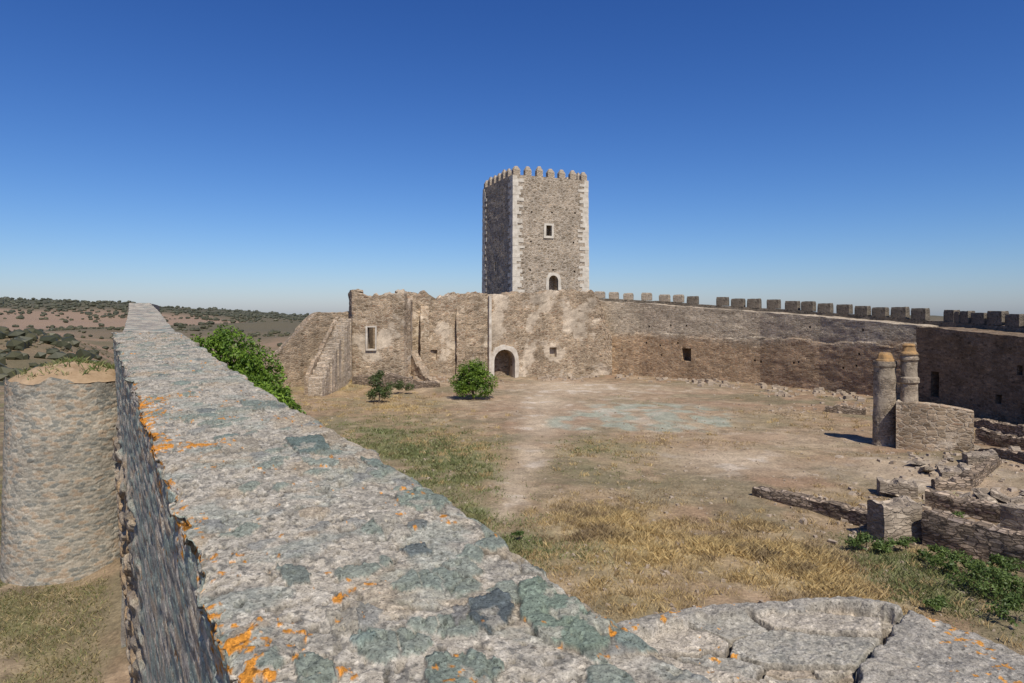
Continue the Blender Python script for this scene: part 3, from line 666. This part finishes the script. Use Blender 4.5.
def stub(px0,Y0,d,py0,py1,th,seed,mat):
    x0,y0=XY(px0,Y0)
    return rough_wall('ruined_buttress',[(x0,y0+.3),(x0+.1*d,y0-d*.5),(x0+.2*d,y0-d)],th,[ZZ(py0,Y0),(ZZ(py0,Y0)*.6+ZZ(py1,Y0)*.4),ZZ(py1,Y0)],-.3,mat,ds=.18,dz=.22,rough=.16,jag=.35,seed=seed,label='broken wall stub projecting from the ruined palace wall',cat='ruined wall')
stub(420,72.6,1.3,302,340,.9,15,m_pal);stub(456,73.7,.6,300,322,.9,17,m_pal)
rough_wall('ruined_buttress',[XY(409,68.5),XY(424,66),XY(438,64.5)],.8,[ZZ(350,68.5),ZZ(374,66),ZZ(390,64.5)],-.4,m_pal2,ds=.2,dz=.25,rough=.15,jag=.35,seed=77,label='collapsed stub of masonry sloping down into rubble',cat='ruined wall')
rough_wall('low_terrace_wall',PW([(352,64.5),(380,63.5),(412,63),(440,64)]),1.5,[1.5,1.3,1.1,.5],-.5,m_low,ds=.3,jag=.3,seed=19,rough=.12,label='low rubble retaining wall below the palace ruin',cat='low wall')
sw=rough_wall('stair_wall',PW([(266,63),(280,64),(300,65),(318,66.3),(335,67),(352,68)]),1.3,TZl([(370,63),(352,64),(330,65),(312,66.3),(312,67),(313,68)]),-.6,m_pal2,ds=.22,dz=.22,rough=.09,jag=.16,seed=21,lowf=.05,label='sloping masonry wall beside an outdoor stair',cat='castle wall')
V=[];Fc=[]
ns_=17;P0=np.array(XY(315,58.5));P1=np.array(XY(346,65.8));zA=ZZ(382,58.5);zB=ZZ(319,65.8)
dv=(P1-P0)/ns_;pn=np.array((-dv[1],dv[0]));pn/=np.linalg.norm(pn);hw=.6
for i in range(ns_):
    a=P0+dv*i;b=P0+dv*(i+1.0);z1=zA+(zB-zA)*(i+1)/ns_+random.uniform(-.08,.08);k=len(V);z0=-.5+i*.003
    for p in(a-pn*hw,b-pn*hw,b+pn*hw,a+pn*hw):V.append((p[0],p[1],z0))
    for p in(a-pn*hw,b-pn*hw,b+pn*hw,a+pn*hw):V.append((p[0]+random.uniform(-.14,.14),p[1]+random.uniform(-.1,0),z1+random.uniform(-.07,.07)))
    Fc+=[[k+4,k+5,k+6,k+7],[k,k+1,k+5,k+4],[k+1,k+2,k+6,k+5],[k+2,k+3,k+7,k+6],[k+3,k,k+4,k+7]]
m_stair=masonry('stair_masonry',[(.34,.26,.18),(.45,.35,.25),(.52,.42,.32)],(.46,.38,.29),.35,.15,.06,stain=.35)
sta=mk('stone_staircase',V,Fc,m_stair,label='worn stone staircase climbing along the castle wall',cat='staircase')
q0=P0+pn*(hw+.02);q1_=P1+pn*(hw+.02)
rough_wall('parapet',[tuple(q0),tuple((q0+q1_)/2),tuple(q1_)],.35,[zA+.4,(zA+zB)/2+.45,zB+.3],-.4,m_pal2,ds=.2,dz=.25,rough=.08,jag=.25,seed=201,parent=sta)
rough_wall('curtain_wall',[(-25,46),(-26,56),XY(255,63)],1.3,[5.2,4.2,3.4],-.6,m_pal2,ds=.5,dz=.5,seed=23,jag=.15,side=-1,label='weathered curtain wall linking to the stair',cat='castle wall')
# ============ CURTAIN WALL RIGHT ============
CP=[(585,81.5),(640,79),(700,74),(760,69.5),(820,64),(880,58.5),(914,55.5),(917,53.3),(1024,42.0),(1150,33),(1300,27.5),(1500,22)]
CT=[300,303,308,312,317,322.5,326,326.5,337,344,352,362]
ztc=[ZZ(py,Y) for py,(px,Y) in zip(CT,CP)]
lg=[ZZ(py,Y) for py,(px,Y) in zip([333,334,336,338,341,344,346],CP)]
A7=CP[:6]+[(922,55.2)]
cur=rough_wall('curtain_wall',PW(A7),3.4,ztc[:6]+[ZZ(326,55.2)],-.8,m_curt,ds=.36,dz=.2,rough=.06,jag=.06,seed=25,ledge=lg,lowf=.12,nt=6,
  label='long brown and reddish masonry curtain wall with battlements',cat='castle wall')
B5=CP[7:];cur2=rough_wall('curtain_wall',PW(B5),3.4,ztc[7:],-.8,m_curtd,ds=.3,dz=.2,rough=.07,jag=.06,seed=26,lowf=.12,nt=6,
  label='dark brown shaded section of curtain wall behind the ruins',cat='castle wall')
def cw(px):
    return np.interp(px,[p[0] for p in CP],[p[1] for p in CP])
def cang(px):
    a=XY(px-8,cw(px-8));b=XY(px+8,cw(px+8));return math.atan2(b[1]-a[1],b[0]-a[0])
cs=[];Y=cw(687);cs.append(cutter(*XY(687,Y),ZZ(361,Y),cang(687),1.15,1.4,2.4))
for _ in range(16):
    px=random.uniform(615,905);Y=cw(px);cs.append(cutter(*XY(px,Y),random.choice([2.2,3.6,5.6])+random.uniform(-.2,.2),cang(px),.22,.22,.9))
cut(cur,cs)
cs=[]
for px,py,w_,h_ in((938,397,1.0,1.9),(1003,404,.6,.6),(1020,375,.5,.6)):
    Y=cw(px);cs.append(cutter(*XY(px,Y),ZZ(py,Y),cang(px),w_,h_,2.4))
cut(cur2,cs)
pp=np.array(PW(CP));L=np.r_[0,np.cumsum(np.hypot(*np.diff(pp,axis=0).T))]
def offp(s,off):
    x=np.interp(s,L,pp[:,0]);y=np.interp(s,L,pp[:,1]);e=1.6
    dx=np.interp(s+e,L,pp[:,0])-np.interp(s-e,L,pp[:,0]);dy=np.interp(s+e,L,pp[:,1])-np.interp(s-e,L,pp[:,1]);l=math.hypot(dx,dy)
    return x-dy/l*off,y+dx/l*off,math.atan2(dy,dx),np.interp(s,L,ztc)
ss=np.arange(.5,L[-1]-.5,1.2);par=[offp(s,2.75) for s in ss]
rough_wall('parapet',[(p[0],p[1]) for p in par],.55,[p[3]+.34 for p in par],[p[3]-1 for p in par],m_merl,ds=.5,dz=.4,rough=.05,jag=.05,seed=27,parent=cur)
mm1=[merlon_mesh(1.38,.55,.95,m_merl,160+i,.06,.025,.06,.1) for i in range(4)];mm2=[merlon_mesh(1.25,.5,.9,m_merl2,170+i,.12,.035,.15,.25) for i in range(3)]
s=1.0;i=0
while s<L[-1]-1:
    x,y,a,z=offp(s,3.02);px=512+F*x/y
    if px>1250:break
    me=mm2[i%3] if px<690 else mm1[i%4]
    sx=random.uniform(.90,1.05)
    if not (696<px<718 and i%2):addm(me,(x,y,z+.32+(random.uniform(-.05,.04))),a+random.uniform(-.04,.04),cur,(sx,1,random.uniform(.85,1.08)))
    s+=1.78;i+=1

# ============ COLUMNS ============
def column(name,cx_,cy_,z0,z1,r0,r1,seed,prof=None,parent=None,mat=m_col,**tg):
    nth=48;nh=int((z1-z0)/.05)+2;th=np.linspace(0,2*np.pi,nth,endpoint=False);h=np.linspace(0,1,nh)
    H,T=np.meshgrid(h,th,indexing='ij');R=r0+(r1-r0)*H
    if prof:R=R+np.interp(H,prof[0],prof[1])
    Z=z0+(z1-z0)*H
    R=R+(fbm(np.cos(T)*2,np.sin(T)*2,Z/.5,4,seed)-.5)*.09
    V=np.stack([R*np.cos(T),R*np.sin(T),Z],-1).reshape(-1,3);fc=gridfaces(nh,nth,True).tolist()
    fc.append(list(range(nth))[::-1]);fc.append([(nh-1)*nth+i for i in range(nth)])
    o=mk(name,V,fc,mat,False,parent=parent,**tg);o.location=(cx_,cy_,0);return o
c1x,c1y=XY(885,36.9)
k1_=column('ruined_column',c1x,c1y,-.3,ZZ(361,36.9),.61,.53,180,([0,.05,.1,.93,.945,1],[.1,.05,0,0,.05,.05]),label='freestanding round masonry column with orange stained top',cat='column')
q=column('column_cap',0,0,ZZ(361.5,36.9),ZZ(352.5,36.9),.46,.28,181,([0,.2,.3,.8,1],[.03,.05,0,.03,-.02]),parent=k1_,mat=m_terra)
c2x,c2y=XY(909,36.2)
k2_=column('ruined_column',c2x,c2y,1.8,ZZ(354,36.2),.41,.38,183,([0,.50,.52,.60,.62,.88,.9,.94,.96,1],[.05,0,.08,.08,0,0,.07,.07,.02,.1]),label='round brick column with moulded ring standing on a wall',cat='column')
column('column_cap',0,0,ZZ(354.5,36.2),ZZ(343.5,36.2),.38,.28,184,([0,.15,.3,.7,.85,1],[.06,.06,-.02,-.02,.04,-.05]),parent=k2_,mat=m_terra)
# ============ CHURCH RUIN WALLS ============
rw=rough_wall('ruined_wall',PW([(896,35.6),(935,34.6),(974,33.8)]),.9,TZl([(400,35.6),(405,34.6),(413,33.8)]),-.4,m_pal,ds=.18,dz=.18,rough=.06,jag=.10,seed=31,label='plastered stub of ruined wall beside the columns',cat='ruined wall')
def LW(pts,th,zt,zb=-.5,seed=0,lab='low dry stone foundation wall of ruined building',mat=None,jag=.11,blkw=.35):
    return rough_wall('foundation_wall',[G(*p) for p in pts],th,zt,zb,mat or m_low,ds=.09,dz=.07,rough=.08,jag=jag,seed=seed,blkw=blkw,nt=7,label=lab,cat='low wall')
LW([(752,494),(800,507),(850,521),(880,530)],.5,[.28,.36,.42,.5],seed=33,lab='long low dry stone foundation wall in dry grass')
LW([(884,541),(922,539)],.8,[1.0,1.15],seed=34,lab='stepped stone pier at the end of foundation wall',mat=m_lowp,jag=.18)
LW([(922,543),(970,556),(1024,570),(1090,588)],.55,[1.0,.9,.85,.9],seed=35,lab='layered schist foundation wall beside green weeds')
LW([(880,495),(918,498)],.8,[.5,.5],seed=36,lab='square stone foundation block with pale slab',mat=m_lowp,jag=.14)
LW([(925,508),(975,517),(1060,535)],.5,[.5,.42,.5],seed=37,jag=.15)
LW([(935,490),(972,492)],.45,[.4,.5],seed=38,lab='broken foundation wall with fallen stones',jag=.2)
LW([(972,492),(1002,472)],.45,[.5,.6],seed=48,lab='short foundation wall turning toward the curtain wall',jag=.2)
LW([(942,480),(978,483)],1.3,[.35,.5],seed=51,lab='large pale stepped stone block among the foundations',mat=m_lowp,jag=.14)
LW([(968,470),(998,472)],1.0,[.7,.8],seed=52,lab='upper pale stone block of broken steps',mat=m_lowp,jag=.14)
LW([(975,458),(1024,470),(1080,490)],.5,[.6,.8,.8],seed=39,jag=.18)
LW([(1000,535),(1060,550)],.5,[1.0,1.1],seed=40,mat=m_lowp,jag=.18)
LW([(975,445),(1040,455)],.5,[.8,.7],seed=43,jag=.2)
LW([(825,412),(865,415)],.6,[.3,.35],seed=41,jag=.2)
LW([(960,425),(1024,440)],.5,[.5,.8],seed=42,jag=.15)
# ============ RUBBLE ============
def rocks(name,P,size,mat,flatz=.55,tilt=0.,**tg):
    base_v=np.array([(-1,-1,-1),(1,-1,-1),(1,1,-1),(-1,1,-1),(-1,-1,1),(1,-1,1),(1,1,1),(-1,1,1)],float)
    bf=np.array([[0,3,2,1],[4,5,6,7],[0,1,5,4],[1,2,6,5],[2,3,7,6],[3,0,4,7]])
    n=len(P);s=size[:,None]*rng.uniform(.5,1.1,(n,3))*np.array((1,.9,flatz))
    v=base_v[None]*s[:,None,:]*rng.uniform(.6,1.15,(n,8,1));v[:,4:,:2]*=.75
    if tilt:
        t=rng.normal(0,tilt,(n,1));zz=v[...,2]+v[...,0]*np.sin(t);v[...,2]=zz
    a=rng.uniform(0,2*np.pi,n);c,s_=np.cos(a)[:,None],np.sin(a)[:,None]
    vx=v[...,0]*c-v[...,1]*s_;vy=v[...,0]*s_+v[...,1]*c
    v=np.stack([vx+P[:,0:1],vy+P[:,1:2],v[...,2]+P[:,2:3]+size[:,None]*.12],-1)
    f=(bf[None]+np.arange(n)[:,None,None]*8).reshape(-1,4)
    return mk(name,v.reshape(-1,3),f,mat,**tg)
px=[];
for _ in range(1150):
    u=random.random();p=540+u*390;Y=cw(max(585,p))-abs(random.gauss(0,2.4+2*(p>700)))-.4
    if fbm(np.array([p/25.]),np.array([0.]),0,3,5)[0]<.48 and random.random()<.75:continue
    if p<585:Y=78-abs(random.gauss(0,2))
    px.append((*XY(p,Y),))
px=np.array(px)
x2,y2=scatter(5000,0,0,14,70);k=(outd(x2,y2)<-1.5);x2=x2[k];y2=y2[k]
PX=np.r_[px[:,0],x2];PY=np.r_[px[:,1],y2];sz=np.r_[.05+.40*rng.uniform(0,1,len(px))**3,.02+.10*rng.uniform(0,1,len(x2))**3]
rocks('rubble',np.stack([PX,PY,height(PX,PY)],1),sz,m_rub,kind='stuff')
P=[]
for px_,py_,sx_,sy_,n in [(960,480,5,5,170),(940,525,3,1.5,110),(985,465,3,3,120),(900,500,2.5,1.5,50),(880,535,1.5,1.,40),(1000,505,2.5,2,90),(425,385,5,2.5,220),(380,380,5,2,120),(460,382,5,1.5,90),(830,410,6,2,90)]:
    c=np.array(G(px_,py_));P.append(c+rng.normal(0,.6,(n,2))*np.array((sx_,sy_)))
P=np.concatenate(P);rocks('ruin_rubble',np.stack([P[:,0],P[:,1],height(P[:,0],P[:,1])],1),.04+.20*rng.uniform(0,1,len(P))**2.2,m_rub,kind='stuff')
P=[]
for px_,py_,sx_,sy_,n in [(965,478,3,3,9),(990,460,2,2,7),(945,515,2,1,6),(910,492,1.2,.8,3),(1005,500,1.5,1,5)]:
    c=np.array(G(px_,py_));P.append(c+rng.normal(0,.6,(n,2))*np.array((sx_,sy_)))
P=np.concatenate(P);rocks('fallen_slabs',np.stack([P[:,0],P[:,1],height(P[:,0],P[:,1])+.1],1),rng.uniform(.25,.5,len(P)),m_lowp,flatz=.22,tilt=.35,kind='stuff')

# ============ TREES ============
def tree(name,x,y,z,lobes,nl,ls,c1,c2,seed,label,cat='tree',trunk=.12,th=1.5):
    r=np.random.default_rng(seed)
    root=bpy.data.objects.new(name,None);COL.objects.link(root);root.location=(x,y,z);tag(root,label,cat)
    V=[];Fc=[]
    def tube(p,q,r0,r1,n=7,seg=5):
        p=np.array(p,float);q=np.array(q,float);k0=len(V);d=q-p
        u=np.cross(d,(0.3,.9,.1));u/=np.linalg.norm(u);w_=np.cross(d,u);w_/=np.linalg.norm(w_)
        for i in range(seg+1):
            t=i/seg;c=p+d*t+ (r.normal(0,.03,3)*np.linalg.norm(d)*.6 if 0<i<seg else 0);rad=r0+(r1-r0)*t
            for j in range(n):
                a=2*math.pi*j/n;V.append(tuple(c+rad*(math.cos(a)*u+math.sin(a)*w_)))
        for i in range(seg):
            for j in range(n):Fc.append([k0+i*n+j,k0+i*n+(j+1)%n,k0+(i+1)*n+(j+1)%n,k0+(i+1)*n+j])
    tube((0,0,-.2),(0.05,0,th),trunk,trunk*.7)
    for c,R in lobes:
        tube((0.05,0,th*.8),c,trunk*.5,trunk*.12)
    mk('trunk',V,Fc,m_bark,True,parent=root)
    L_=np.array([R for c,R in lobes]);pr=L_**2/np.sum(L_**2);idx=r.choice(len(lobes),nl,p=pr)
    Cn=np.array([c for c,R in lobes])[idx];RR_=L_[idx]
    d=r.normal(0,1,(nl,3));d/=np.linalg.norm(d,axis=1,keepdims=True);rad=RR_*(r.uniform(0,1,nl)**.38)
    lump=.60+.85*fbm(d[:,0]*2.8+idx,d[:,1]*2.8,d[:,2]*2.8,3,seed);P=Cn+d*(rad*lump)[:,None]*np.array((1,1,.9))
    k=(fbm(P[:,0]/.35,P[:,1]/.35,P[:,2]/.35,2,seed+1)>.46)&(P[:,2]>.12);P=P[k];n=len(P)
    nr=r.normal(0,1,(n,3))+d[k]*.8+np.array((0,0,.5));nr/=np.linalg.norm(nr,axis=1,keepdims=True)
    t=np.cross(nr,r.normal(0,1,(n,3)));t/=np.linalg.norm(t,axis=1,keepdims=True);b=np.cross(nr,t)
    s=ls*r.uniform(.6,1.3,(n,1))
    Q=np.stack([P-t*s,P+b*s*.45,P+t*s,P-b*s*.45],1).reshape(-1,3)
    f=np.arange(n*4).reshape(-1,4)
    mixf=np.clip(fbm(P[:,0]/.5,P[:,1]/.5,P[:,2]/.5,2,seed+2)*1.3-.15+r.normal(0,.15,n),0,1)
    c=lerp(np.ones((n,3))*np.array(c1),c2,mixf);mk('crown',Q,f,m_leaf,False,np.repeat(c,4,0),parent=root)
    return root
x,y=G(473,399)
tree('orange_tree',x,y,0,[((0,0,1.7),1.25),((-1.0,.2,1.5),.95),((1.05,-.1,1.5),1.0),((.3,0,2.5),.95),((-.5,-.2,2.4),.85),((.1,-.5,1.0),.95),((-.9,-.4,.9),.7),((.9,-.4,.9),.75)],17000,.085,(.05,.10,.015),(.21,.31,.035),3,'compact round green orange tree growing in the courtyard')
x,y=G(379,402)
tree('shrub',x,y,0,[((0,0,1.0),.75),((-.3,0,1.7),.6),((.5,0,.8),.6),((-.6,.1,.6),.5),((.1,0,2.2),.4)],4200,.075,(.05,.08,.025),(.13,.17,.05),5,'dark leafy shrub in dry grass near the ruin','shrub',.06,.8)
x,y=G(398,398)
tree('shrub',x-1.2,y+3,0.2,[((0,0,.5),.45),((.8,0,.6),.5),((1.7,0,.4),.4)],2200,.07,(.05,.08,.025),(.14,.17,.06),6,'low green shrub beside rubble wall','shrub',.04,.3)
x,y=XY(232,38)
g1_,g2_=(.06,.12,.015),(.24,.36,.045)
tree('fig_tree',x,y,0,[((0,0,4.6),1.4),((-1.3,0,4.9),1.0),((1.2,0,4.2),1.3),((-.5,.3,5.6),.9),((2.0,.1,3.5),1.0),((.5,-.3,3.0),1.5),((-2.0,.3,5.3),.7),((1.6,-.6,2.4),1.2)],20000,.11,g1_,g2_,8,'tall bright green leafy tree behind the wall','tree',.16,2.2)
x,y=XY(276,33)
tree('fig_tree',x,y,0,[((0,0,2.6),1.0),((.6,0,1.9),.85),((-1.1,0,3.2),1.0),((.1,0,3.3),.6),((.9,.2,1.2),.75),((-.2,-.3,1.4),1.1),((-1.9,.2,3.7),.7)],14000,.10,g1_,g2_,9,'bright green leafy tree growing against the wall','tree',.13,1.6)
for i,(px_,py_,R_,sd_) in enumerate([(948,568,.6,1),(985,590,.8,2),(1010,600,.7,3),(865,548,.5,4),(1015,622,.6,5),(905,548,.4,6),(940,610,.35,7),(518,538,.22,8),(965,575,.5,9),(1000,575,.6,10),(890,552,.45,11),(958,520,.3,12),(1010,515,.35,13),(935,560,.45,14)]):
    x,y=G(px_,py_)
    tree('weed_bush',x,y,0,[((0,0,R_*.4),R_*.55),((R_*.7,.1,R_*.3),R_*.5),((-R_*.7,0,R_*.3),R_*.45),((.1,R_*.4,R_*.5),R_*.35),((-.2,-R_*.6,R_*.2),R_*.35)],2300,.045,(.05,.085,.02),(.17,.23,.06),20+sd_,'low bright green weed bush among ruins','bush',.02,.15)
# ============ DISTANT SCRUB ============
n=16000
d=np.exp(rng.uniform(np.log(120),np.log(3000),n));a=np.radians(rng.uniform(-48,-8,n))
d=np.r_[d,np.exp(rng.uniform(np.log(90),np.log(450),6000))];a=np.r_[a,np.radians(rng.uniform(-46,-24,6000))]
x=d*np.sin(a);y=d*np.cos(a);tiny=np.arange(len(x))>=n
pr_=np.where(d>1400,.95,sstep(.50,.58,fbm(x/160,y/160,0,4,200))*np.where(d<500,.10,.7)+.02)
k=rng.uniform(0,1,len(x))<np.where(tiny,sstep(.48,.60,fbm(x/30,y/30,0,4,201))*.5,pr_);x=x[k];y=y[k];d=d[k];tiny=tiny[k];n=len(x)
ph=(1+5**.5)/2
iv=np.array([(-1,ph,0),(1,ph,0),(-1,-ph,0),(1,-ph,0),(0,-1,ph),(0,1,ph),(0,-1,-ph),(0,1,-ph),(ph,0,-1),(ph,0,1),(-ph,0,-1),(-ph,0,1)])/1.9
ifc=np.array([(0,11,5),(0,5,1),(0,1,7),(0,7,10),(0,10,11),(1,5,9),(5,11,4),(11,10,2),(10,7,6),(7,1,8),(3,9,4),(3,4,2),(3,2,6),(3,6,8),(3,8,9),(4,9,5),(2,4,11),(6,2,10),(8,6,7),(9,8,1)])
s=rng.uniform(.8,2.4,n)*(1+.0008*d);s=np.where(tiny,rng.uniform(.25,.8,n),s);v=iv[None]*s[:,None,None]*rng.uniform(.7,1.25,(n,12,1))*np.array((1,1,.75));v=v+np.stack([x,y,height(x,y)+s*.3],1)[:,None,:]
c=lerp(np.ones((n,3))*np.array((.055,.058,.03)),(.11,.10,.05),rng.uniform(0,1,n));c=lerp(c,(.10,.105,.08),sstep(400,2500,d)*.5);c=lerp(c,(.19,.15,.085),tiny*rng.uniform(.2,1,n)*.8)
mk('distant_trees',v.reshape(-1,3),(ifc[None]+np.arange(n)[:,None,None]*12).reshape(-1,3),m_grass,False,np.repeat(c,12,0),kind='stuff')
